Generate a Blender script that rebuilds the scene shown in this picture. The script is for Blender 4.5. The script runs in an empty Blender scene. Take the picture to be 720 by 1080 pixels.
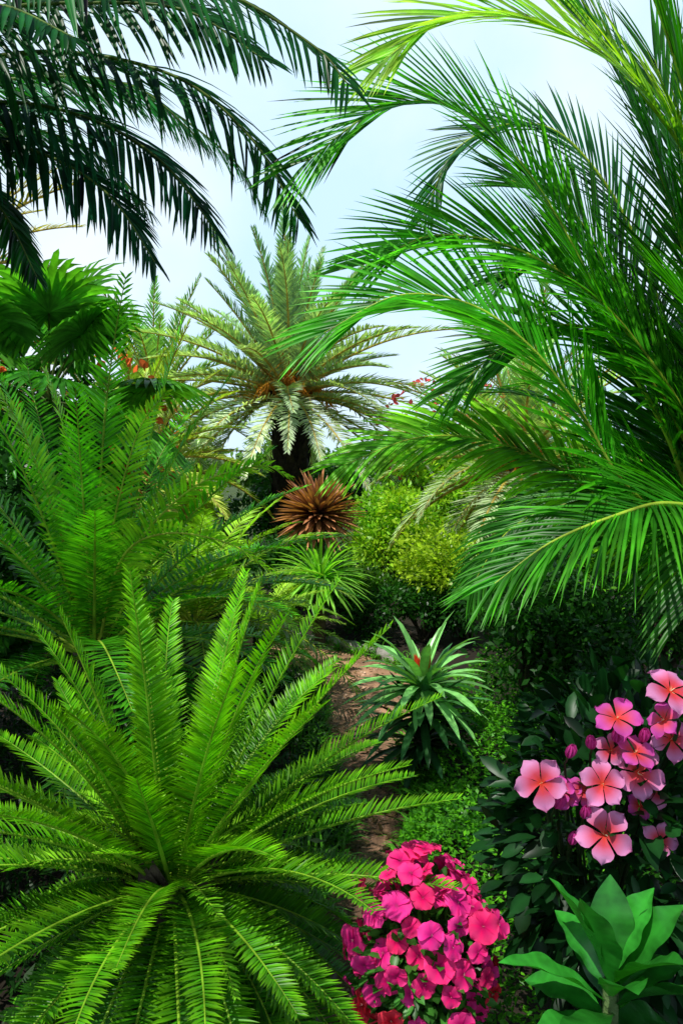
import bpy, math
import numpy as np
from mathutils import Vector
rng=np.random.default_rng(11)
sc=bpy.context.scene
UP=np.array([0,0,1.0])
GA=2.39996

def nrm(a):
    a=np.asarray(a,float)
    return a/np.maximum(np.linalg.norm(a,axis=-1,keepdims=True),1e-9)

# ---------------------------------------------------------------- materials
def leaf_mat(name,rough=.4,tr=.35,spec=.5,nscale=9,namp=.3,boost=(1.4,1.6,.4)):
    m=bpy.data.materials.new(name); m.use_nodes=True
    nt=m.node_tree; N=nt.nodes; L=nt.links; N.clear()
    o=N.new('ShaderNodeOutputMaterial'); at=N.new('ShaderNodeAttribute'); at.attribute_name='col'
    tc=N.new('ShaderNodeTexCoord'); no=N.new('ShaderNodeTexNoise'); no.inputs['Scale'].default_value=nscale; no.inputs['Detail'].default_value=4
    L.new(tc.outputs['Object'],no.inputs['Vector'])
    mr=N.new('ShaderNodeMapRange'); mr.inputs[1].default_value=.3; mr.inputs[2].default_value=.7
    mr.inputs[3].default_value=1-namp; mr.inputs[4].default_value=1+namp; L.new(no.outputs['Fac'],mr.inputs[0])
    vm=N.new('ShaderNodeVectorMath'); vm.operation='SCALE'; L.new(at.outputs['Color'],vm.inputs[0]); L.new(mr.outputs[0],vm.inputs['Scale'])
    p=N.new('ShaderNodeBsdfPrincipled'); p.inputs['Roughness'].default_value=rough; p.inputs['Specular IOR Level'].default_value=spec
    L.new(vm.outputs[0],p.inputs['Base Color'])
    t=N.new('ShaderNodeBsdfTranslucent'); v2=N.new('ShaderNodeVectorMath'); v2.operation='MULTIPLY'; v2.inputs[1].default_value=boost
    L.new(vm.outputs[0],v2.inputs[0]); L.new(v2.outputs[0],t.inputs['Color'])
    mx=N.new('ShaderNodeMixShader'); mx.inputs[0].default_value=tr
    L.new(p.outputs[0],mx.inputs[1]); L.new(t.outputs[0],mx.inputs[2]); L.new(mx.outputs[0],o.inputs[0])
    return m
def solid_mat(name,rough=.9,nscale=14,amp=.5,bump=.6,bscale=30):
    m=bpy.data.materials.new(name); m.use_nodes=True
    nt=m.node_tree; N=nt.nodes; L=nt.links
    p=N['Principled BSDF']; p.inputs['Roughness'].default_value=rough; p.inputs['Specular IOR Level'].default_value=.25
    at=N.new('ShaderNodeAttribute'); at.attribute_name='col'
    tc=N.new('ShaderNodeTexCoord'); no=N.new('ShaderNodeTexNoise'); no.inputs['Scale'].default_value=nscale; no.inputs['Detail'].default_value=6
    L.new(tc.outputs['Object'],no.inputs['Vector'])
    mr=N.new('ShaderNodeMapRange'); mr.inputs[1].default_value=.3; mr.inputs[2].default_value=.7
    mr.inputs[3].default_value=1-amp; mr.inputs[4].default_value=1+amp; L.new(no.outputs['Fac'],mr.inputs[0])
    vm=N.new('ShaderNodeVectorMath'); vm.operation='SCALE'; L.new(at.outputs['Color'],vm.inputs[0]); L.new(mr.outputs[0],vm.inputs['Scale'])
    L.new(vm.outputs[0],p.inputs['Base Color'])
    n2=N.new('ShaderNodeTexNoise'); n2.inputs['Scale'].default_value=bscale; n2.inputs['Detail'].default_value=8
    L.new(tc.outputs['Object'],n2.inputs['Vector'])
    b=N.new('ShaderNodeBump'); b.inputs['Strength'].default_value=bump; b.inputs['Distance'].default_value=.03
    L.new(n2.outputs['Fac'],b.inputs['Height']); L.new(b.outputs[0],p.inputs['Normal'])
    return m
LEAF=leaf_mat('leaf_matte',.36,.36,.22,namp=.42)
GLOSS=leaf_mat('leaf_glossy',.3,.22,.4,nscale=22)
PETAL=leaf_mat('petal',.6,.3,.12,20,.08,(1.1,.9,1.0))
BARK=solid_mat('bark')
SOIL=solid_mat('soil',.95,3,.5,.8,18)
GRAVEL=solid_mat('path_gravel',.9,3.5,.55,.9,45)
STONE=solid_mat('kerb_stone',.85,9,.35,.6,25)
MATS=[LEAF,GLOSS,PETAL,BARK,SOIL,GRAVEL,STONE]
mL,mG,mP,mB,mS,mV,mK=range(7)

# ---------------------------------------------------------------- mesh builder
class MB:
    def __init__(s): s.V=[];s.F=[];s.C=[];s.M=[];s.n=0
    def add(s,V,Q,C,mat):
        V=np.asarray(V,float).reshape(-1,3); C=np.broadcast_to(np.asarray(C,float),V.shape) if np.ndim(C)==1 else np.asarray(C,float).reshape(-1,3)
        Q=np.asarray(Q,int).reshape(-1,4)
        s.V.append(V); s.C.append(C); s.F.append(Q+s.n); s.M.append(np.full(len(Q),mat)); s.n+=len(V)
    def build(s,name,smooth=True):
        V=np.concatenate(s.V);F=np.concatenate(s.F);C=np.concatenate(s.C);M=np.concatenate(s.M)
        me=bpy.data.meshes.new(name)
        me.vertices.add(len(V)); me.vertices.foreach_set('co',V.astype(np.float32).ravel())
        me.loops.add(len(F)*4); me.loops.foreach_set('vertex_index',F.astype(np.int32).ravel())
        me.polygons.add(len(F)); me.polygons.foreach_set('loop_start',np.arange(0,len(F)*4,4,dtype=np.int32))
        me.polygons.foreach_set('loop_total',np.full(len(F),4,dtype=np.int32))
        used=np.unique(M)
        for u in used: me.materials.append(MATS[int(u)])
        me.polygons.foreach_set('material_index',np.searchsorted(used,M).astype(np.int32))
        me.polygons.foreach_set('use_smooth',np.full(len(F),smooth))
        a=me.color_attributes.new('col','FLOAT_COLOR','POINT')
        a.data.foreach_set('color',np.concatenate([np.clip(C,0,1),np.ones((len(C),1))],1).astype(np.float32).ravel())
        me.update(); me.validate()
        o=bpy.data.objects.new(name,me); sc.collection.objects.link(o); return o

def lance(t): return np.interp(t,[0,.12,.35,.7,.9,1],[.45,.85,1,.7,.33,.03])
def oval(t): return np.interp(t,[0,.1,.3,.55,.8,.93,1],[.08,.45,.9,1,.72,.36,.03])
def obov(t): return np.interp(t,[0,.08,.2,.35,.5,.65,.8,.92,1],[.14,.26,.58,.88,1,.95,.68,.3,.02])
def strap(t): return np.interp(t,[0,.2,.5,.8,.95,1],[.7,.9,1,.75,.3,.03])
def spike(t): return np.interp(t,[0,.3,1],[1,.75,.02])

def blades(mb,B,D,N,L,W,col,droop=0,segs=3,prof=lance,fold=.3,mat=mL,tip=None,curl=0,wave=0,vein=0):
    B=np.asarray(B,float); n=len(B); D=nrm(D); S=nrm(np.cross(D,N)); N=np.cross(S,D)
    L=np.broadcast_to(L,(n,)); W=np.broadcast_to(W,(n,)); droop=np.broadcast_to(droop,(n,)); curl=np.broadcast_to(curl,(n,))
    col=np.broadcast_to(np.asarray(col,float),(n,3)); tip=col if tip is None else np.broadcast_to(np.asarray(tip,float),(n,3))
    t=np.linspace(0,1,segs+1); T=t[None,:,None]
    dd=D[:,None]*np.ones_like(T)+ (-UP)[None,None]*(droop[:,None]*t)[...,None]*1.0 + N[:,None]*(curl[:,None]*t)[...,None]
    dd=nrm(dd)
    step=dd[:,:-1]*(L/segs)[:,None,None]
    P=np.concatenate([np.zeros((n,1,3)),np.cumsum(step,1)],1)+B[:,None]
    Nn=nrm(np.cross(S[:,None],dd))
    w=(W[:,None]*prof(t)[None]*.5)[...,None]
    C=col[:,None]*(1-T)+tip[:,None]*T
    if fold is None:
        X=np.stack([P-S[:,None]*w,P+S[:,None]*w],2); c=np.stack([C,C],2); k=2
    else:
        wv=wave*w*np.sin(t*19)[None,:,None]; vn=1+vein*np.where(np.arange(segs+1)%2,1,-1)[None,:,None]
        X=np.stack([P-S[:,None]*w+Nn*(w*fold+wv),P,P+S[:,None]*w+Nn*(w*fold-wv)],2); c=np.stack([C*.92*vn,C*1.28,C*vn],2); k=3
    base=(np.arange(n)*(segs+1)*k)[:,None,None]+ (np.arange(segs)*k)[None,:,None]+np.arange(k-1)[None,None]
    Q=np.stack([base,base+1,base+1+k,base+k],-1)
    mb.add(X,Q,c.reshape(-1,3),mat)

def tube(mb,P,R,col,sides=6,mat=mB,tipcol=None):
    P=np.asarray(P,float);k=len(P); T=nrm(np.gradient(P,axis=0)); ref=np.array([.31,.95,.05])
    A=nrm(np.cross(T,ref)); Bv=np.cross(T,A); R=np.broadcast_to(R,(k,))
    a=np.linspace(0,2*math.pi,sides,endpoint=False)
    V=P[:,None]+R[:,None,None]*(A[:,None]*np.cos(a)[None,:,None]+Bv[:,None]*np.sin(a)[None,:,None])
    i=np.arange(k-1)[:,None]*sides; j=np.arange(sides)[None]; jn=(j+1)%sides
    Q=np.stack([i+j,i+jn,i+sides+jn,i+sides+j],-1)
    col=np.asarray(col,float); tc=col if tipcol is None else np.asarray(tipcol,float)
    tt=np.linspace(0,1,k)[:,None,None]; C=(col*(1-tt)+tc*tt)*np.ones((k,sides,1))
    mb.add(V,Q,C.reshape(-1,3),mat)

def smooth(P,m=40):
    P=np.asarray(P,float); n=len(P)
    Q=np.vstack([2*P[0]-P[1],P,2*P[-1]-P[-2]]); out=[]
    for s in np.linspace(0,n-1-1e-6,m):
        i=int(s);u=s-i;p0,p1,p2,p3=Q[i:i+4]
        out.append(.5*((2*p1)+(-p0+p2)*u+(2*p0-5*p1+4*p2-p3)*u*u+(-p0+3*p1-3*p2+p3)*u**3))
    return np.array(out)

def frond(mb,P,nl,LL,LW,col,a0=75,a1=30,v=10,droop=.3,roll=0,s0=.1,rr=.012,rcol=(.12,.2,.03),segs=3,
          fold=.3,jit=.06,tip=None,S0=None,mat=mL,tipt=.75,base=.45,curl=0,cvar=.15,grad=1.0):
    P=np.asarray(P,float); seg=np.linalg.norm(np.diff(P,axis=0),axis=1); s=np.r_[0,np.cumsum(seg)]; s/=s[-1]
    tube(mb,P,rr*np.linspace(1,.18,len(P)),rcol,5,mL)
    T=nrm(np.gradient(P,axis=0))
    if S0 is None: S=nrm(np.cross(UP,T))
    else: S=nrm(S0-(T@np.asarray(S0))[:,None]*T)
    N=np.cross(T,S); r=math.radians(roll); S,N=math.cos(r)*S+math.sin(r)*N, math.cos(r)*N-math.sin(r)*S
    for sg in (-1,1):
        u=np.linspace(0,1,nl)+rng.normal(0,.15/nl,nl); u=np.clip(u,0,1); q=s0+(1-s0)*u
        f=lambda A:np.stack([np.interp(q,s,A[:,i]) for i in range(3)],1)
        B=f(P);t=nrm(f(T));sd=nrm(f(S));nn=nrm(f(N))
        a=np.radians(a0+(a1-a0)*u)+rng.normal(0,jit,nl); vv=np.radians(v)+rng.normal(0,jit*1.3,nl)
        D=t*np.cos(a)[:,None]+sg*sd*(np.sin(a)*np.cos(vv))[:,None]+nn*(np.sin(a)*np.sin(vv))[:,None]
        f2=(base+(1-base)*np.clip(u/.3,0,1)**.8)*(1-tipt*u**2.6)*rng.normal(1,.05,nl)
        Nl=nrm(nn+rng.normal(0,.18,(nl,3))-sg*sd*.15)
        g=(grad+(1-grad)*u)[:,None]  # darkens leaflets toward the frond base: crown shade put into colour
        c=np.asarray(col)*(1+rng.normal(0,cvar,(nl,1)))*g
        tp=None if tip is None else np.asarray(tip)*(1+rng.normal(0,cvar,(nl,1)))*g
        blades(mb,B,D,Nl,LL*f2,LW*(.6+.4*f2),c,droop=droop*(1+rng.normal(0,.2,nl)),segs=segs,fold=fold,tip=tp,mat=mat,curl=curl)

def arc(O,az,el,L,bend,m=22,p=1.2,sway=0):
    t=np.linspace(0,1,m); th=el-bend*t**p; a=az+sway*t*t
    d=np.stack([np.cos(th)*np.cos(a),np.cos(th)*np.sin(a),np.sin(th)],1)
    return np.asarray(O)+np.r_[np.zeros((1,3)),np.cumsum((d[:-1]+d[1:])/2*L/(m-1),0)]

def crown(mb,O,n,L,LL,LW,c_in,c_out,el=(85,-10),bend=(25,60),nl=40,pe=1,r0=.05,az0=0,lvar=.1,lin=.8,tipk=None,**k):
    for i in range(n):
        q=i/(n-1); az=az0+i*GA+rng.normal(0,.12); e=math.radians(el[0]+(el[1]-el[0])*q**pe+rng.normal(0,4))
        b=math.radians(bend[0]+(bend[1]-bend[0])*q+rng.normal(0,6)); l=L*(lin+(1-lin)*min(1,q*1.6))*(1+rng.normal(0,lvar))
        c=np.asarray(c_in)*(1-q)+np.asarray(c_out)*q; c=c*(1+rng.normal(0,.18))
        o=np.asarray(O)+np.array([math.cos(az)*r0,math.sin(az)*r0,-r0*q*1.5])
        frond(mb,arc(o,az,e,l,b,sway=rng.normal(0,.15)),nl,LL,LW,c,S0=np.array([-math.sin(az),math.cos(az),0.]),tip=None if tipk is None else c*np.array(tipk),**k)  # tipk lightens leaflet tips as painted sun highlights

def bush(mb,c,r,n,ls,cA,cB,nl=14,asp=.5,mat=mL,fold=None,up=.4,stems=True,lump=.45,segs=2,prof=oval,sc_=.1):
    c=np.asarray(c,float); r=np.asarray(r,float)
    X=nrm(rng.normal(size=(nl,3)))*(rng.uniform(.25,.8,(nl,1))); X[:,2]=np.abs(X[:,2])*1.1-.35
    cen=c+X*r; lr=lump*r.mean()*rng.uniform(.6,1.25,nl); k=rng.integers(0,nl,n)
    dr=nrm(rng.normal(size=(n,3))); rad=rng.uniform(.3,1,n)**.5*rng.uniform(.85,1.2,n)
    B=cen[k]+dr*(lr[k]*rad)[:,None]*np.array([1,1,.8]); B[:,2]=np.maximum(B[:,2],.02)
    D=nrm(dr*.8+rng.normal(size=(n,3))*.6+UP*.1); Nn=nrm(dr*.5+UP*up+rng.normal(size=(n,3))*.45)
    m=rng.uniform(0,1,(nl,1))[k]*.6+rng.uniform(0,1,(n,1))*.4
    C=np.asarray(cA)*(1-m)+np.asarray(cB)*m; C=C*(1+rng.normal(0,.15,(n,1)))
    L=ls*rng.uniform(.6,1.3,n)
    blades(mb,B,D,Nn,L,L*asp,C,droop=.3,segs=segs,prof=prof,fold=fold,mat=mat)
    if stems:
        for i in range(nl):
            g=np.array([c[0]+rng.normal(0,.05*r[0]),c[1]+rng.normal(0,.05*r[1]),0]); mid=(g+cen[i])/2+np.array([0,0,.15*cen[i][2]])
            tube(mb,smooth([g,mid,cen[i]],8),np.linspace(sc_*.35,sc_*.1,8)*r.mean(),(.06,.045,.03),5)

def trunk(mb,P,R0,R1,col=(.07,.05,.035),rings=26,boots=0):
    P=smooth(P,rings); R=np.linspace(R0,R1,rings)*(1+.06*(np.arange(rings)%2))
    tube(mb,P,R,col,12)
    if boots:
        i=rng.uniform(0,rings-1.01,boots).astype(int); a=np.arange(boots)*GA; o=np.stack([np.cos(a),np.sin(a),a*0],1)
        blades(mb,P[i]+o*R[i][:,None]*.9,o*.5+UP,o,R0*1.1,R0*.75,np.array(col)*rng.uniform(.6,1.6,(boots,1)),segs=2,prof=spike,fold=.2,mat=mB)

# ---------------------------------------------------------------- ground, path
mb=MB()
xs=np.r_[np.linspace(-400,-14,8),np.linspace(-12,12,97),np.linspace(14,400,8)]
ys=np.r_[np.linspace(-60,-3,5),np.linspace(-2,24,105),np.linspace(27,500,10)]
GX,GY=np.meshgrid(xs,ys)
GZ=.03*np.sin(GX*3.1+1)*np.sin(GY*2.7)-.035
V=np.stack([GX,GY,GZ],-1).reshape(-1,3); nx=len(xs); ny=len(ys)
i=(np.arange(ny-1)[:,None]*nx+np.arange(nx-1)[None]); Q=np.stack([i,i+1,i+1+nx,i+nx],-1)
far=np.clip((V[:,1:2]-10)/15,0,1)
mb.add(V,Q,np.array([.018,.013,.008])*(1-far)+np.array([.05,.08,.02])*far,mS); mb.build('ground')

cl=smooth([(-.10,.5,0),(-.03,2.0,0),(.06,3.2,0),(.2,4.2,0),(.14,5.2,0),(.25,6.3,0),(.1,7.2,0),(-.7,8.0,0),(-2.2,8.7,0),(-6,9.4,0)],70)
wd=np.interp(cl[:,1],[1,3,4.2,5.5,6.5,7.5,9.4],[.18,.18,.18,.3,.5,.5,.4])
Tn=nrm(np.gradient(cl,axis=0)); Sn=np.cross(Tn,UP)
mb=MB(); cols=9; uu=np.linspace(-1,1,cols)
V=cl[:,None]+Sn[:,None]*(wd[:,None]*uu[None])[...,None]; V[...,2]=.006+.018*rng.uniform(0,1,V.shape[:2])
i=np.arange(69)[:,None]*cols+np.arange(cols-1)[None]
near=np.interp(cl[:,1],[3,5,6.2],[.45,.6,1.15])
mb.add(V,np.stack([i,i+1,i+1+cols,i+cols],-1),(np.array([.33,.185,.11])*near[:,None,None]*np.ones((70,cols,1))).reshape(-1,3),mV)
n=6500; k=rng.integers(0,69,n); B=cl[k]+Sn[k]*(wd[k]*rng.uniform(-1,1,n))[:,None]+rng.normal(0,.05,(n,3))*[1,1,0]+[0,0,.014]
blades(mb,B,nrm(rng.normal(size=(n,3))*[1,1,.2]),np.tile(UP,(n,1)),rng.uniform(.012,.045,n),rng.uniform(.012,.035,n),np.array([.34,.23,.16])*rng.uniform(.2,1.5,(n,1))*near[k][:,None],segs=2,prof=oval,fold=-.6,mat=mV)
n=700; k=rng.integers(0,69,n); B=cl[k]+Sn[k]*(wd[k]*rng.uniform(-1.1,1.1,n))[:,None]+[0,0,.03]
blades(mb,B,rng.normal(size=(n,3))*[1,1,.1],UP+rng.normal(0,.2,(n,3)),rng.uniform(.04,.1,n),rng.uniform(.012,.03,n),np.array([.12,.08,.035])*rng.uniform(.4,1.5,(n,1)),segs=3,prof=oval,fold=.3)
mb.build('garden_path')
mb=MB(); n=8000; k=rng.integers(8,62,n); sg=rng.choice([-1,1],n); B=cl[k]+Sn[k]*(sg*(wd[k]+.0+np.abs(rng.normal(0,.09,n))))[:,None]+rng.normal(0,.03,(n,3))*[1,1,0]
a=rng.uniform(0,6.28,n); D=np.stack([np.cos(a)*.5,np.sin(a)*.5,np.ones(n)],1)-Sn[k]*sg[:,None]*.3
blades(mb,B,D,np.stack([np.cos(a),np.sin(a),a*0],1),rng.uniform(.06,.22,n)*(.6+.7*np.sin(cl[k,1]*9)**2),.012,np.array([.07,.24,.015])*rng.uniform(.4,1.8,(n,1)),droop=1.3,segs=4,prof=strap,fold=None)
mb.build('border_grass')
def stones(name,P,w,h,seed):
    r=np.random.default_rng(seed); mb=MB(); d=np.r_[0,np.cumsum(np.linalg.norm(np.diff(P,axis=0),axis=1))]; s=0
    while s<d[-1]-.2:
        l=r.uniform(.14,.26); c=np.array([np.interp(s+l/2,d,P[:,j]) for j in range(3)]); c2=np.array([np.interp(s+l/2+.05,d,P[:,j]) for j in range(3)])
        t=nrm(c2-c); sd=np.cross(t,UP); hh=h*r.uniform(.8,1.15)
        th=np.linspace(0,math.pi/2,5); ph=np.linspace(0,2*math.pi,12,endpoint=False)
        se=lambda x,e:np.sign(x)*np.abs(x)**e
        X=c+t*(se(np.cos(ph),.5)[None]*(np.cos(th)**.45)[:,None]*l*.48)[...,None]+sd*(se(np.sin(ph),.5)[None]*(np.cos(th)**.45)[:,None]*w*.5)[...,None]+UP*((np.sin(th)**.6*hh)[:,None]*np.ones(12))[...,None]
        X=X+r.normal(0,.006,X.shape); i=np.arange(4)[:,None]*12; j=np.arange(12)[None]
        mb.add(X,np.stack([i+j,i+(j+1)%12,i+12+(j+1)%12,i+12+j],-1),np.array([.3,.28,.25])*r.uniform(.6,1.2),mK); s+=l+.012
    mb.build(name)
stones('stone_kerb',(cl+Sn*(wd+.07)[:,None])[cl[:,1]>5.2],.12,.11,3)
stones('stone_kerb',(cl-Sn*(wd+.07)[:,None])[cl[:,1]>6.4],.11,.10,4)

# ---------------------------------------------------------------- foreground cycad
mb=MB(); O=(-.54,2.5,.68)
trunk(mb,[(-.54,2.5,-.05),(-.54,2.5,.3),(-.54,2.5,.68)],.15,.12,boots=60)
crown(mb,O,108,.76,.10,.012,(.075,.36,.006),(.022,.17,.006),el=(84,-50),bend=(16,46),nl=78,pe=.85,r0=.07,lin=1.24,lvar=.07,a0=78,a1=48,v=22,droop=.12,s0=.08,rr=.008,rcol=(.26,.46,.03),segs=2,tipt=.68,jit=.05,tipk=(3.2,1.6,1.2),grad=.4,cvar=.24)  # grad paints the inner shade, tipk the sunlit leaflet tips
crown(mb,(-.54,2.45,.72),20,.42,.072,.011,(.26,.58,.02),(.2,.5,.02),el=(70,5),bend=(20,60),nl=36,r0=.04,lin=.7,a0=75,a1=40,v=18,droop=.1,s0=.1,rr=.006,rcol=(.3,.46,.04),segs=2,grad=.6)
mb.build('cycad')

mb=MB(); 
trunk(mb,[(-1.3,4.1,-.05),(-1.3,4.1,.5),(-1.28,4.1,1.0)],.14,.1,boots=60)
crown(mb,(-1.28,4.1,1.02),44,1.35,.18,.02,(.09,.46,.012),(.03,.22,.010),el=(84,0),bend=(18,80),nl=58,r0=.05,az0=.6,lin=1.12,a0=78,a1=42,v=12,droop=.15,s0=.1,rr=.01,rcol=(.3,.46,.04),segs=2,tipk=(1.9,1.35,1.1),grad=.5)  # shaded frond bases and sunlit tips are painted into the leaf colours
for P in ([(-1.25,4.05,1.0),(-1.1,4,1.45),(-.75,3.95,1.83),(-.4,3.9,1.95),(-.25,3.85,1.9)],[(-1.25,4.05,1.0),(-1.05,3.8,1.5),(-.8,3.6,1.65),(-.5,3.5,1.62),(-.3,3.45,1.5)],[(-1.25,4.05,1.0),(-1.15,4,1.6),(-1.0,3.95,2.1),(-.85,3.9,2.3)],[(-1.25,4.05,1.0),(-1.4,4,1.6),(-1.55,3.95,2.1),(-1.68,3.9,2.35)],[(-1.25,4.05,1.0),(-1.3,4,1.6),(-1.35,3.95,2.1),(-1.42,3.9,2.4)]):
    frond(mb,smooth(P,30),54,.17,.02,(.17,.54,.02),a0=78,a1=38,v=8,droop=.3,roll=-35,s0=.12,rr=.009,rcol=(.4,.5,.05),tip=(.45,.72,.04),grad=.7)  # bright tip colour is a painted sun highlight
mb.build('tree_fern')
mb=MB(); trunk(mb,[(-1.15,6.2,-.05),(-1.15,6.2,.7)],.11,.08,boots=30)
crown(mb,(-1.15,6.2,.75),36,1.35,.24,.026,(.30,.58,.03),(.13,.36,.03),el=(75,-5),bend=(40,95),nl=44,a0=75,a1=40,v=5,droop=.3,rr=.01,rcol=(.4,.48,.05),segs=2,grad=.5)
mb.build('fern')
mb=MB(); trunk(mb,[(-.75,7.3,-.05),(-.75,7.3,.4)],.08,.06,boots=20)
crown(mb,(-.75,7.3,.42),26,.8,.15,.018,(.32,.54,.04),(.13,.3,.03),el=(75,0),bend=(30,90),nl=36,a0=75,a1=40,v=5,droop=.3,rr=.008,segs=2)
mb.build('fern')

# ---------------------------------------------------------------- date palms
def date_palm(name,x,y,zc,L,n,ci,co,tr=.26,el=(86,-40),nl=46,LL=.36,LW=.035,az0=0,hue=(.09,.06,.035),bend=(22,62),oc=(.6,.2,.02),infl=0):
    mb=MB(); trunk(mb,[(x,y,-.1),(x+.04,y,zc*.5),(x,y,zc)],tr,tr*1.2,hue,30,160)
    k=110; a=np.arange(k)*GA; o=np.stack([np.cos(a),np.sin(a),a*0],1)
    blades(mb,np.array([x,y,zc-.02])+o*tr*.7+UP*rng.uniform(-.3,.3,(k,1)),o+UP*.7,o,L*.22,.10,np.array(oc)*rng.uniform(.5,1.3,(k,1)),segs=2,prof=spike,mat=mB)
    for i in range(infl):
        az=i*GA; P=arc((x,y,zc),az,math.radians(rng.uniform(5,55)),rng.uniform(.6,.95),1.1,10); tube(mb,P,np.linspace(.03,.015,10),(.6,.28,.03),5)
        m=60; q=rng.integers(4,10,m); blades(mb,P[q]+rng.normal(0,.03,(m,3)),nrm(rng.normal(size=(m,3))*.6+[0,0,-.5]+(P[-1]-P[0])),rng.normal(size=(m,3)),rng.uniform(.12,.28,m),.02,np.array([.7,.27,.03])*rng.uniform(.5,1.2,(m,1)),droop=.6,segs=2,mat=mL,fold=None)
    crown(mb,(x,y,zc),n,L,LL,LW,ci,co,el=el,bend=bend,nl=nl,r0=tr*.4,az0=az0,lin=.96,a0=58,a1=26,v=22,droop=.2,s0=.14,rr=.03,rcol=(.5,.36,.08),segs=2,jit=.1,grad=.75)
    return mb.build(name)
date_palm('date_palm',-.92,14,3.15,2.7,90,(.25,.46,.22),(.52,.60,.40),.27,(86,-20),60,.40,.046,hue=(.016,.011,.008),bend=(20,50),infl=18)
date_palm('date_palm',-3.7,16,3.0,2.4,50,(.16,.38,.10),(.28,.38,.16),.22,nl=46,LW=.042)
date_palm('date_palm',2.2,9.8,1.95,1.9,56,(.28,.5,.14),(.5,.58,.34),.18,LL=.32,LW=.032)
date_palm('date_palm',-2.9,11.5,1.9,1.8,46,(.34,.5,.04),(.36,.42,.08),.18,LL=.28,LW=.034)
date_palm('date_palm',-4.9,9.6,4.15,2.1,40,(.42,.38,.04),(.34,.28,.06),.18,LL=.3,LW=.034)
date_palm('date_palm',4.6,20,3.0,2.8,40,(.08,.2,.05),(.15,.25,.08),.25,nl=36)

# ---------------------------------------------------------------- fan palm
def fan_leaf(mb,P0,az,el,pet,r,col,nb=38,spread=150,droop=.35):
    P=arc(P0,az,el,pet,.5,8); tube(mb,P,np.linspace(.014,.008,8),(.1,.16,.03),5,mL)
    T=nrm(P[-1]-P[-2]); S=nrm(np.array([-math.sin(az),math.cos(az),0])+rng.normal(0,.25,3)); S=nrm(S-T*(S@T)); N=np.cross(T,S)
    a=np.radians(np.linspace(-spread,spread,nb)); D=np.cos(a)[:,None]*T+np.sin(a)[:,None]*S+N*.1
    blades(mb,np.tile(P[-1],(nb,1)),D,np.tile(N,(nb,1))+rng.normal(0,.14,(nb,3)),r*(.72+.28*np.cos(a*.5))*rng.normal(1,.06,nb),r*.10,np.asarray(col)*(1+rng.normal(0,.2,(nb,1))),droop=droop,segs=6,prof=strap,fold=.6,mat=mL)
mb=MB(); trunk(mb,[(-2.75,7.5,-.1),(-2.7,7.5,1.2),(-2.7,7.5,2.45)],.12,.1,boots=60)
for i in range(18):
    q=i/17; fan_leaf(mb,(-2.7,7.5,2.5),i*GA,math.radians(82-100*q+rng.normal(0,6)),.75+.2*rng.random(),.66,(.04+.03*rng.random(),.2+.08*rng.random(),.02),droop=.95)
fan_leaf(mb,(-2.7,7.5,2.5),-1.2,math.radians(68),.9,.72,(.1,.36,.03),droop=.8)
fan_leaf(mb,(-2.7,7.5,2.5),-2.1,math.radians(60),.9,.66,(.08,.3,.03),droop=.8)
mb.build('fan_palm')

# ---------------------------------------------------------------- upper-left coconut palm
CD=(.008,.075,.012); 
mb=MB()
trunk(mb,[(-2.9,4.4,-.1),(-2.75,4.3,1.6),(-2.45,4.0,3.3)],.15,.11,(.12,.1,.08),40)
O=(-2.45,4.0,3.4)
def hf(pts,col,O=O,**k):
    kk=dict(nl=88,LL=.54,LW=.025,a0=72,a1=34,v=-18,droop=.55,roll=32,s0=.14,rr=.015,rcol=(.16,.24,.05),segs=4,fold=.4,cvar=.4,base=.6,jit=.08);kk.update(k); nl=kk.pop('nl');LL=kk.pop('LL');LW=kk.pop('LW'); frond(mb,smooth([O]+list(pts),40),nl,LL,LW,col,**kk)
hf([(-1.9,3.7,3.65),(-1.45,3.55,3.7),(-1.05,3.5,3.68),(-.65,3.45,3.55),(-.36,3.45,3.3),(-.18,3.4,2.98)],CD,LL=.6)
hf([(-1.95,3.8,3.55),(-1.5,3.72,3.58),(-1.1,3.66,3.48),(-.78,3.62,3.28),(-.55,3.6,2.98)],(.008,.07,.028),LL=.54)
hf([(-2.0,3.8,3.45),(-1.6,3.7,3.42),(-1.25,3.65,3.3),(-1.0,3.6,3.12),(-.82,3.6,2.85)],(.008,.06,.028),LL=.46)
hf([(-1.9,3.5,3.8),(-1.4,3.2,3.86),(-.9,3.0,3.76),(-.45,2.9,3.62),(-.1,2.85,3.4),(.02,2.8,3.25)],(.012,.09,.018))
hf([(-1.9,3.6,3.7),(-1.4,3.4,3.8),(-1.0,3.3,3.78),(-.6,3.2,3.7),(-.3,3.15,3.5)],(.012,.08,.018),roll=50)
hf([(-2.0,3.5,3.6),(-1.5,3.0,3.6),(-1.1,2.7,3.45),(-.8,2.5,3.25)],CD,LL=.42,roll=10)
hf([(-2.1,3.9,3.45),(-1.8,3.9,3.35),(-1.6,3.9,3.15),(-1.45,3.9,2.85)],CD,LL=.35)
hf([(-2.2,4.4,3.9),(-1.7,4.8,4.2),(-1.2,5.1,4.2),(-.7,5.3,3.9),(-.5,5.4,3.6)],(.012,.11,.018),LL=.5)
hf([(-2.1,4.2,3.8),(-1.6,4.3,3.95),(-1.1,4.4,3.95),(-.75,4.5,3.7)],(.012,.11,.018),LL=.5)
hf([(-2.2,4.2,3.6),(-1.8,4.4,3.75),(-1.4,4.6,3.7),(-1.1,4.7,3.4)],(.012,.1,.018),LL=.5)
for i in range(9):
    az=math.radians(85+i*25); frond(mb,arc(O,az,math.radians(60-i*4),2.2,1.6),45,.45,.03,CD,a0=62,a1=28,v=-12,droop=.7,rr=.017,segs=3)
mb.build('coconut_palm')

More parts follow.
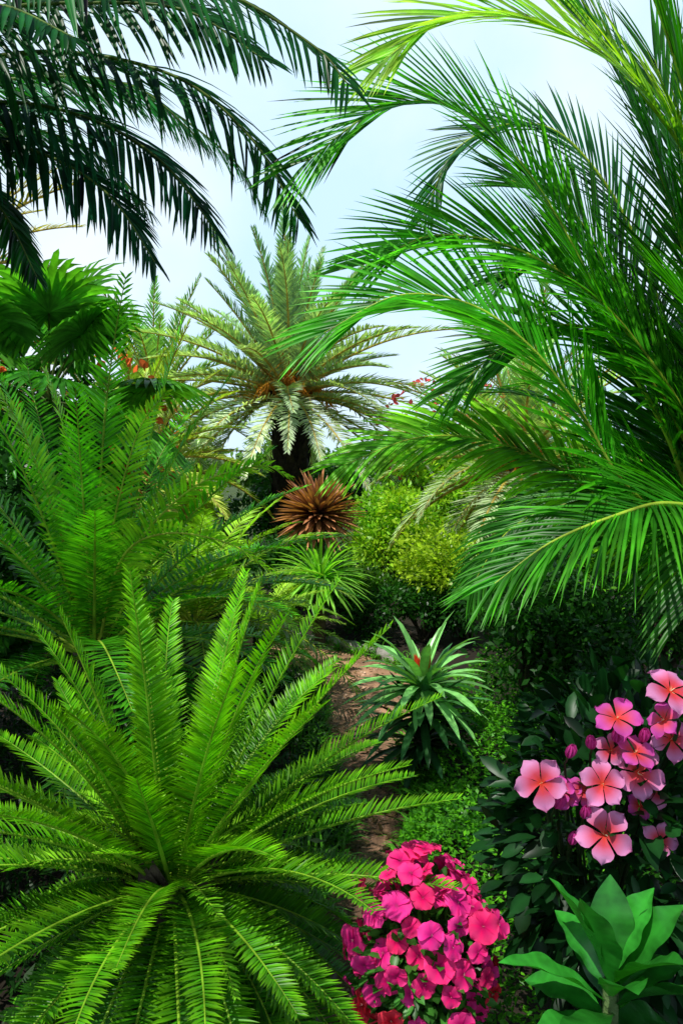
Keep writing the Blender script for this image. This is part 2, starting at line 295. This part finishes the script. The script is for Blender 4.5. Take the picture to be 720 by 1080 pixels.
# ---------------------------------------------------------------- right areca palm
mb=MB()
AG=(.04,.32,.008)
def rf(pts,col=AG,roll=-48,**k):
    kk=dict(nl=108,LL=.66,LW=.021,a0=66,a1=22,v=6,droop=.2,s0=.12,rr=.013,rcol=(.4,.55,.05),segs=4,fold=.45,tipt=.6,jit=.05,base=.7,cvar=.36); kk.update(k)
    nl=kk.pop('nl');LL=kk.pop('LL');LW=kk.pop('LW'); c=np.array(col); frond(mb,smooth(pts,46),nl,LL,LW,c*.7,roll=roll,tip=c*[2.4,1.4,1],**kk)  # tips coloured lighter than bases as painted highlights
rf([(1.75,3.7,1.3),(1.45,3.5,2.0),(1.17,3.35,2.4),(.93,3.25,2.8),(.70,3.2,3.12),(.42,3.1,3.3),(.14,3.05,3.27),(-.12,3.0,3.07)],LL=.7)
rf([(1.8,3.5,1.3),(1.4,3.2,1.65),(1.05,3.0,1.9),(.87,2.95,2.16),(.68,2.9,2.38),(.46,2.88,2.53),(.2,2.86,2.56),(-.06,2.85,2.43)],(.035,.31,.010),LL=.62)
rf([(1.85,3.9,1.1),(1.5,3.7,1.5),(1.05,3.65,1.9),(.68,3.6,2.06),(.34,3.55,2.08),(.01,3.5,1.96)],(.11,.44,.02),LL=.5,droop=.5)
rf([(1.7,3.3,1.35),(1.35,2.9,1.75),(1.1,2.7,1.84),(.87,2.6,1.8),(.66,2.55,1.72),(.48,2.5,1.6)],(.025,.21,.010),LL=.5,LW=.015,nl=120,roll=-25,droop=.5,a0=80,jit=.09)
rf([(1.85,3.7,1.6),(1.55,3.4,2.9),(1.15,3.2,3.4),(.75,3.1,3.6),(.4,3.05,3.6),(.15,3.0,3.42)],(.18,.5,.03))
rf([(1.8,3.5,1.4),(1.55,3.2,2.3),(1.35,3.0,2.9),(1.15,2.9,3.4),(.9,2.8,3.85)],(.025,.24,.008),LL=.75)
rf([(1.95,4.2,1.8),(1.55,4.2,3.0),(1.2,4.2,3.55),(.9,4.2,3.68),(.58,4.2,3.55),(.42,4.2,3.22)],(.012,.12,.035),LL=.5)
rf([(1.8,3.6,1.3),(1.5,3.4,2.05),(1.2,3.3,2.45),(.95,3.2,2.65),(.65,3.15,2.8),(.35,3.1,2.83),(.12,3.05,2.72)],(.04,.32,.010))
rf([(1.8,3.4,1.3),(1.5,3.0,1.75),(1.25,2.7,1.75),(1.08,2.5,1.5)],(.016,.12,.008),LL=.5,roll=-10,droop=.7,LW=.016)
rf([(1.9,4.2,1.3),(1.7,4.3,2.2),(1.45,4.3,2.7),(1.1,4.3,3.0),(.8,4.3,2.9)],(.012,.13,.010),LL=.6)
rf([(1.8,3.9,1.2),(1.5,4.1,1.7),(1.2,4.2,1.75),(.9,4.3,1.6),(.7,4.3,1.3)],(.014,.12,.008),LL=.5,droop=.7)
rf([(1.8,3.6,1.4),(1.7,3.3,2.4),(1.6,3.0,3.2),(1.4,2.8,3.7)],(.035,.26,.008),LL=.8)
rf([(1.85,3.8,1.4),(1.65,3.7,2.5),(1.4,3.6,3.2),(1.1,3.5,3.7),(.8,3.45,3.95)],(.014,.16,.008),LL=.85)
rf([(1.85,3.8,1.3),(1.6,3.9,2.0),(1.4,3.9,2.6),(1.1,3.9,3.15),(.8,3.9,3.3)],(.014,.13,.008),LL=.8)
rf([(1.85,3.8,1.3),(1.6,3.6,1.9),(1.35,3.5,2.3),(1.05,3.5,2.55),(.75,3.5,2.5),(.5,3.5,2.3)],(.03,.24,.010),LL=.6)
rf([(1.9,3.8,1.4),(1.8,3.6,2.4),(1.65,3.4,3.0),(1.45,3.3,3.45)],(.02,.17,.008),LL=.85,roll=-70)
rf([(1.9,4.0,1.4),(1.85,4.0,2.4),(1.75,4.0,3.2),(1.5,4.0,3.9)],(.016,.14,.008),LL=.9,roll=-65)
rf([(1.85,3.4,1.3),(1.6,3.1,1.9),(1.4,2.9,2.3),(1.15,2.8,2.55)],(.025,.22,.008),LL=.65,roll=-40)
for i in range(12):
    az=math.radians(-60+i*18); frond(mb,arc((1.9,3.8,1.2),az,math.radians(75-3*(i%5)),2.3,1.5),45,.5,.026,(.03,.18,.012),a0=62,a1=25,v=6,droop=.3,rr=.014,segs=3)
for i in range(9):
    a=i*GA; g=np.array([1.9+.22*math.cos(a),3.85+.22*math.sin(a),-.05]); tube(mb,smooth([g,g+[-.02,0,.6],(1.85+.08*math.cos(a),3.75+.08*math.sin(a),1.35)],14),np.linspace(.045,.025,14)*(1+.1*(np.arange(14)%2)),(.12,.2,.04),8)
mb.build('areca_palm')

# ---------------------------------------------------------------- reddish spiky plant and green rosette
mb=MB(); tube(mb,smooth([(-.25,8.6,-.05),(-.24,8.6,.7),(-.25,8.6,1.35)],10),.07,(.05,.035,.025),8)
n=300; i=np.arange(n); z=1-1.7*i/n; a=i*GA; r=np.sqrt(1-z*z); D=np.stack([r*np.cos(a),r*np.sin(a),z],1)+rng.normal(0,.07,(n,3))
h=rng.uniform(.5,1.4,(n,1)); c=np.array([.08,.022,.012])*h
blades(mb,np.array([-.25,8.6,1.36])+D*.05,D,UP+D*.3,.46*rng.uniform(.8,1.1,n),.05,c,segs=4,prof=strap,fold=.5,mat=mG,tip=np.array([.50,.22,.10])*h,droop=.12)
mb.build('red_bromeliad')
mb=MB(); tube(mb,smooth([(-.22,8.2,-.05),(-.22,8.2,.35),(-.22,8.2,.75)],10),.06,(.06,.045,.03),8)
n=150;i=np.arange(n); z=.97-1.35*i/n; a=i*GA; r=np.sqrt(1-z*z); D=np.stack([r*np.cos(a),r*np.sin(a),z],1)
blades(mb,np.array([-.22,8.2,.72])+D*.03,D,UP+D*.2,.56*rng.uniform(.8,1.1,n),.036,np.array([.22,.52,.06])*rng.uniform(.5,1.3,(n,1)),segs=5,prof=strap,fold=.4,mat=mL,droop=.8)
mb.build('dracaena')

mb=MB(); 
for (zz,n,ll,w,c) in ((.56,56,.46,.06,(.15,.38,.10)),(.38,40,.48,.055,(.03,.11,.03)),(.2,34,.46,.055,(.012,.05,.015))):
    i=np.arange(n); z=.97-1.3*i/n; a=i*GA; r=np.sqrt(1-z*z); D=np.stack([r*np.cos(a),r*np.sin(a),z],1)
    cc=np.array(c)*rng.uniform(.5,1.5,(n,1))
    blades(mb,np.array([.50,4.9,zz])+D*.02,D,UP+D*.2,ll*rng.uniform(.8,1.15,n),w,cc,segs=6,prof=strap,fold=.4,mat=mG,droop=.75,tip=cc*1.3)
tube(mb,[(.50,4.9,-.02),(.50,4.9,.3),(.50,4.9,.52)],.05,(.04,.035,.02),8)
n=12;a=np.arange(n)*GA;D=np.stack([np.cos(a)*.35,np.sin(a)*.35,np.ones(n)],1)
blades(mb,np.tile([.50,4.9,.62],(n,1))+D*.04,D,D[:,[1,0,2]]*[1,1,0]+[.1,0,0],.12,.035,(.65,.06,.02),segs=3,mat=mP)
mb.build('bromeliad')

# ---------------------------------------------------------------- flowers
def flower(mb,c,nrmv,R,cb,cm,ce,np_=5,w=.85,cup=.35,stam=(.8,.45,.08),point=False,ruf=.05,m1=.42,stv=.45):
    c=np.asarray(c,float); n=nrm(np.asarray(nrmv,float)); a=nrm(np.cross(n,[.13,.2,.97])); b=np.cross(n,a); ph=rng.uniform(0,6)
    U=np.linspace(0,1,9); W=np.linspace(-1,1,7)
    PW=[.07,.22,.62,.92,.6,.06] if point else [.07,.28,.72,.9,.62,.18]
    for i in range(np_):
        th=ph+i*2*math.pi/np_+rng.normal(0,.06); d=a*math.cos(th)+b*math.sin(th); s=np.cross(n,d)
        pw=np.interp(U,[0,.2,.45,.68,.9,1],PW)*w*R*.5; cu=cup*rng.uniform(.5,1.4); Ri=R*rng.uniform(.9,1.08)
        x=U[:,None]*Ri*(1-.07*W[None]**2); y=pw[:,None]*W[None]
        h=Ri*(cu*np.sin(U*1.7)[:,None]*.5+ .12*(W[None]**2)*U[:,None]+ruf*np.sin(W[None]*2.6+i*2+ph)*U[:,None]**2-rng.uniform(.05,.35)*U[:,None]**3)+ .0015*i
        X=c+d*x[...,None]+s*y[...,None]+n*h[...,None]
        t=U[:,None,None]*np.ones((1,7,1)); k1=np.clip(t/m1,0,1); k2=np.clip((t-m1*.8)/.4,0,1)
        C=(np.array(cb)*(1-k1)+np.array(cm)*k1)*(1-k2)+np.array(ce)*k2
        st=(1-np.abs(W))[None,:,None]**2*np.clip(1-t*1.4,0,1); C=C*(1-st*stv)+np.array(cb)*st*stv
        C=C*rng.uniform(.85,1.08)
        q=np.arange(8)[:,None]*7+np.arange(6)[None]; mb.add(X,np.stack([q,q+1,q+8,q+7],-1),C.reshape(-1,3),mP)
    m=9; D=n+rng.normal(0,.3,(m,3)); blades(mb,np.tile(c,(m,1)),D,a+D*.1,R*.22,R*.05,stam,segs=1,prof=strap,mat=mP,fold=None)
mb=MB(); root=np.array([.85,2.55,0])
fl=[(.553,1.095,.08),(.722,1.09,.074),(.836,1.105,.082),(.729,.950,.082),(.90,1.355,.084),(.775,1.258,.074),(.815,1.175,.064),(.885,1.275,.055),(.655,1.02,.05),(.62,1.05,.045),(.70,1.03,.05),(.93,1.20,.065),(.93,1.02,.06),(.86,.99,.045),(.76,1.17,.05),(.91,.90,.055)]
for j,(x,z,R) in enumerate(fl):
    y=2.2+rng.uniform(-.05,.06)+(.06 if j>7 else 0); up_=rng.uniform(.3,.8) if j not in(4,5,6,7) else rng.uniform(1.0,1.8)
    nv=nrm(np.array((rng.normal(-.15,.35),-1,up_)))
    flower(mb,(x,y,z),nv,R,(.66,.04,.004),(.66,.08,.16),(.70,.27,.52) if j not in(5,6,7,8,9,10,13) else (.60,.08,.40),w=.86,point=True,cup=.3,stam=(.9,.8,.5),ruf=.1,m1=.46,stv=.6)
    p=np.array([x,y,z]); tube(mb,smooth([root+[0,0,.2],(root*.5+p*.5)+[0,.08,.05],p-nv*.09,p-nv*.002],12),np.linspace(.010,.004,12),(.03,.06,.02),6,mL)
for x,z in ((.632,1.175),(.645,.925),(.765,1.22),(.60,1.03),(.70,1.2),(.84,1.22),(.68,1.0)):
    k=9;a=np.arange(k)*2*math.pi/k; ax=nrm(np.array([rng.normal(0,.4),-.5,1.0])); D=ax+.5*np.stack([np.cos(a),np.sin(a),a*0],1)
    blades(mb,np.tile([x,2.2,z-.02],(k,1)),D,np.stack([np.cos(a),np.sin(a),a*0],1),.05,.026,(.6,.05,.3),segs=5,mat=mP,curl=-.9,prof=oval,fold=None)
    tube(mb,smooth([(x,2.2,z-.02),(x+.03,2.3,z-.15),root+[0,0,.3]],8),.004,(.03,.06,.02),5,mL)
n=1700; cc=np.array([.90,2.52,.76]); dr=nrm(rng.normal(size=(n,3))); B=cc+dr*rng.uniform(.3,1,(n,1))**.5*np.array([.42,.33,.56]); B[:,2]=np.maximum(B[:,2],.05)
D=dr+rng.normal(0,.5,(n,3)); blades(mb,B,D,UP+dr*.4+rng.normal(0,.4,(n,3)),rng.uniform(.06,.13,n),rng.uniform(.03,.055,n),np.array([.005,.030,.006])*rng.uniform(.4,2.4,(n,1)),segs=4,prof=oval,fold=.25,mat=mL,droop=.5)  # near-black leaf colour has the shrub's shadow painted in
mb.build('plumeria_shrub')

mb=MB(); C0=np.array([.25,2.36,.48])
n=1700; dr=nrm(rng.normal(size=(n,3))); B=C0+dr*rng.uniform(.2,.95,(n,1))**.5*np.array([.2,.19,.28])-[0,0,.03]
blades(mb,B,dr+rng.normal(0,.5,(n,3)),UP+dr*.6+rng.normal(0,.3,(n,3)),rng.uniform(.03,.06,n),rng.uniform(.02,.03,n),np.array([.04,.16,.02])*rng.uniform(.4,1.5,(n,1)),segs=3,prof=oval,fold=.25,mat=mL,droop=.3)
n=130
for i in range(n):
    z=1-1.7*i/n; a=i*GA; r=math.sqrt(max(0,1-z*z)); d=np.array([r*math.cos(a),r*math.sin(a),z])
    if rng.random()<.08+.15*(i>85): continue
    p=C0+d*np.array([.22,.2,.30])*rng.uniform(.78,1.10); h=rng.random()
    cm=np.array([.86,.003,.13])*(1-h)+np.array([.90,.014,.30])*h
    if i>80 and h<.5: cm=np.array([.85,.012,.04])
    flower(mb,p,d+rng.normal(0,.35,3)+[0,-.25,.2],.040*rng.uniform(.75,1.25),cm*[.45,1,.5],cm,cm*1.05+[0,.035,.04],w=1.4,cup=.2,stam=(.85,.5,.5),ruf=.12,m1=.3,stv=.5)
for i in range(12):
    a=i*GA; tube(mb,smooth([(.25,2.36,-.03),(.25+.05*math.cos(a),2.36+.05*math.sin(a),.2),C0+np.array([math.cos(a)*.12,math.sin(a)*.12,.05])],8),np.linspace(.008,.004,8),(.08,.16,.04),5,mL)
mb.build('impatiens_bush')

mb=MB(); c=np.array([.70,2.0,.58]); n=26
for i in range(n):
    q=i/n; a=i*GA+.4; el=math.radians(68-76*q+rng.normal(0,9)); d=np.array([math.cos(el)*math.cos(a),math.cos(el)*math.sin(a),math.sin(el)])
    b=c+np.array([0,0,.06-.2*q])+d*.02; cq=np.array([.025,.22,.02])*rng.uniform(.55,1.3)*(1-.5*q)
    blades(mb,b[None],d[None],(UP+d*.01+rng.normal(0,.15,3))[None] if el<1.2 else np.array([[-math.cos(a),-math.sin(a),.3]]),.27*rng.uniform(.75,1.12),.115,cq,segs=26,prof=obov,fold=.34,mat=mG,droop=.4+.5*q,wave=.10,tip=cq*1.3,vein=.10)
tube(mb,[(.70,2.0,-.05),(.70,2.0,.3),(.70,2.0,.64)],np.array([.025,.02,.02]),(.1,.16,.05),8)
mb.build('broadleaf_plant')

# ---------------------------------------------------------------- ground cover and shrubs
mb=MB(); n=34000; x=rng.uniform(.3,1.9,n); y=rng.uniform(2.5,6.4,n); 
ed=.28+.06*np.sin(y*3)+np.clip(y-3.6,0,1)*.13+np.clip(y-5.2,0,1)*.35; hgt=np.clip((x-ed)*2.2,0,1)**.6*(.33+.12*np.sin(x*7+y*3)+.08*np.sin(x*17)*np.sin(y*13)); ok=(x>ed)
z=hgt*rng.uniform(.55,1.05,n)+.02; B=np.stack([x,y,z],1)[ok]; n=len(B)
m=rng.uniform(0,1,(n,1)); C=np.array([.13,.46,.015])*(1-m)+np.array([.03,.15,.012])*m
blades(mb,B,rng.normal(size=(n,3))*[1,1,.5]+[-.2,-.2,.4],UP+rng.normal(0,.5,(n,3)),rng.uniform(.018,.042,n),rng.uniform(.012,.024,n),C,segs=2,prof=oval,fold=None,mat=mL)
mb.build('ground_cover')
mb=MB(); n=20000; x=rng.uniform(-2.6,.1,n); y=rng.uniform(1.2,7.6,n); edge=np.interp(y,cl[:50,1],cl[:50,0]-wd[:50]); ok=x<edge-.0; x=x[ok];y=y[ok];n=len(x)
B=np.stack([x,y,rng.uniform(0,.2,n)],1)
blades(mb,B,rng.normal(size=(n,3))*[1,1,.4]+[0,0,.6],UP+rng.normal(0,.4,(n,3)),rng.uniform(.04,.09,n),rng.uniform(.015,.03,n),np.array([.012,.05,.007])*rng.uniform(.4,1.6,(n,1)),segs=2,prof=oval,fold=None)
mb.build('undergrowth')
def shrub(name,*a,**k):
    mb=MB(); bush(mb,*a,**k); return mb.build(name)
DK=(.005,.028,.005); MD=(.028,.14,.010); YG=(.40,.58,.02); LG=(.15,.42,.02)
shrub('shrub',(1.35,5.6,.8),(.9,.7,.8),9000,.06,DK,MD)
shrub('shrub',(2.3,5.9,.9),(.8,.7,.9),7000,.06,DK,MD)
shrub('shrub',(1.6,4.4,.55),(.6,.6,.6),6000,.05,DK,(.02,.09,.015))
shrub('shrub',(2.4,7.5,1.0),(1.1,.9,1.1),8000,.08,MD,LG)
shrub('shrub',(1.35,8.8,.85),(.8,.8,.8),8000,.06,MD,YG)
shrub('shrub',(.85,11.5,.95),(1.1,.9,1.1),9000,.08,LG,YG)
shrub('shrub',(.9,8.6,.4),(.9,.5,.45),6000,.06,DK,MD)
shrub('shrub',(.2,9.3,.45),(.7,.5,.5),5000,.06,DK,LG)
shrub('shrub',(1.9,13.5,1.4),(1.3,1,1.4),7000,.11,LG,YG)
shrub('shrub',(-1.7,10,.65),(1.0,.8,.8),7000,.08,DK,MD)
shrub('shrub',(-.6,10.4,.6),(.9,.6,.7),6000,.07,DK,MD)
shrub('shrub',(-3.1,13.5,1.3),(1.4,1,1.5),8000,.1,LG,YG)
shrub('shrub',(-.6,17,1.1),(2.6,1,1.3),8000,.14,DK,MD)
shrub('shrub',(-2.3,8.0,.55),(.9,.7,.7),5000,.07,DK,LG)
shrub('shrub',(-2.5,5.2,1.1),(.8,1.0,1.3),9000,.08,DK,MD)
shrub('shrub',(-2.6,6.6,1.5),(.7,.6,1.3),7000,.08,DK,MD,nl=18)
shrub('shrub',(-2.0,3.0,.5),(.7,.9,.6),5000,.07,DK,DK)
shrub('shrub',(-3.6,7.2,1.7),(1.0,1,1.6),7000,.1,DK,MD,nl=20)
shrub('shrub',(-4.4,11,1.9),(1.4,1,1.8),8000,.11,DK,MD,nl=20)
mb=MB(); bush(mb,(2.1,15,2.2),(1.2,1,1.5),7000,.12,MD,LG); n=420
B=np.array([1.9,14.4,2.4])+nrm(rng.normal(size=(n,3)))*[1.3,.9,1.0]; blades(mb,B,rng.normal(size=(n,3)),rng.normal(size=(n,3))+[0,-1,.5],.10,.08,np.array([.8,.1,.1])*rng.uniform(.6,1.1,(n,1)),segs=3,prof=oval,fold=.3,mat=mP)
mb.build('flowering_tree')
mb=MB(); bush(mb,(-3.1,8.6,2.0),(.9,.8,1.3),7000,.09,DK,MD); n=190
B=np.array([-2.8,8.3,2.3])+nrm(rng.normal(size=(n,3)))*[1.1,.6,.9]; blades(mb,B,rng.normal(size=(n,3)),rng.normal(size=(n,3))+[0,-1,.5],.10,.08,(.85,.16,.03),segs=3,prof=oval,fold=.3,mat=mP)
mb.build('flowering_tree')
mb=MB()
for i in range(26):
    x=-22+i*1.8+rng.normal(0,.5); y=30+rng.uniform(-5,8); h=rng.uniform(1.3,2.3)
    bush(mb,(x,y,h),(2.0,1.4,h),1300,.34,(.05,.15,.02),(.14,.28,.03),nl=9,sc_=.15)
mb.build('distant_trees')

# ---------------------------------------------------------------- light, world, camera
sd=nrm(np.array([-.34,-.34,1.0])); el=math.asin(sd[2]); azs=math.atan2(sd[0],sd[1])
l=bpy.data.lights.new('sun','SUN'); l.energy=5; l.angle=math.radians(.5); l.color=(1,.97,.9)
lo=bpy.data.objects.new('sun',l); sc.collection.objects.link(lo)
lo.rotation_euler=Vector(sd.tolist()).to_track_quat('Z','Y').to_euler()
w=bpy.data.worlds.new('World'); sc.world=w; w.use_nodes=True; nt=w.node_tree; N=nt.nodes; Lk=nt.links
bg=N['Background']; bg.inputs[1].default_value=.10
sk=N.new('ShaderNodeTexSky'); sk.sky_type='NISHITA'; sk.sun_disc=False; sk.sun_elevation=el; sk.sun_rotation=azs; sk.dust_density=.6; sk.air_density=1.0
tc=N.new('ShaderNodeTexCoord'); sp=N.new('ShaderNodeSeparateXYZ'); Lk.new(tc.outputs['Generated'],sp.inputs[0])
no=N.new('ShaderNodeTexNoise'); no.inputs['Scale'].default_value=2.6; no.inputs['Detail'].default_value=6; Lk.new(tc.outputs['Generated'],no.inputs['Vector'])
mr=N.new('ShaderNodeMapRange'); mr.inputs[1].default_value=.48; mr.inputs[2].default_value=.68; mr.inputs[3].default_value=1.0; mr.inputs[4].default_value=.0; Lk.new(sp.outputs['Z'],mr.inputs[0])
m2=N.new('ShaderNodeMapRange'); m2.inputs[1].default_value=.42; m2.inputs[2].default_value=.66; Lk.new(no.outputs['Fac'],m2.inputs[0])
cm_=N.new('ShaderNodeMix'); cm_.data_type='RGBA'; Lk.new(m2.outputs[0],cm_.inputs[0]); cm_.inputs[6].default_value=(6.9,9.6,12.0,1); cm_.inputs[7].default_value=(9.6,10.8,11.8,1)
mx=N.new('ShaderNodeMix'); mx.data_type='RGBA'; Lk.new(mr.outputs[0],mx.inputs[0]); Lk.new(sk.outputs[0],mx.inputs[6]); Lk.new(cm_.outputs[2],mx.inputs[7])
Lk.new(mx.outputs[2],bg.inputs[0])
cam=bpy.data.cameras.new('camera'); co=bpy.data.objects.new('camera',cam); sc.collection.objects.link(co); sc.camera=co
cam.sensor_fit='VERTICAL'; cam.sensor_height=36; cam.lens=28.25; cam.clip_end=2000; cam.clip_start=.05
co.location=(0,0,2.0); co.rotation_euler=(math.radians(90-4.0),0,0)
sc.view_settings.view_transform='Standard'; sc.view_settings.look='None'; sc.view_settings.exposure=0
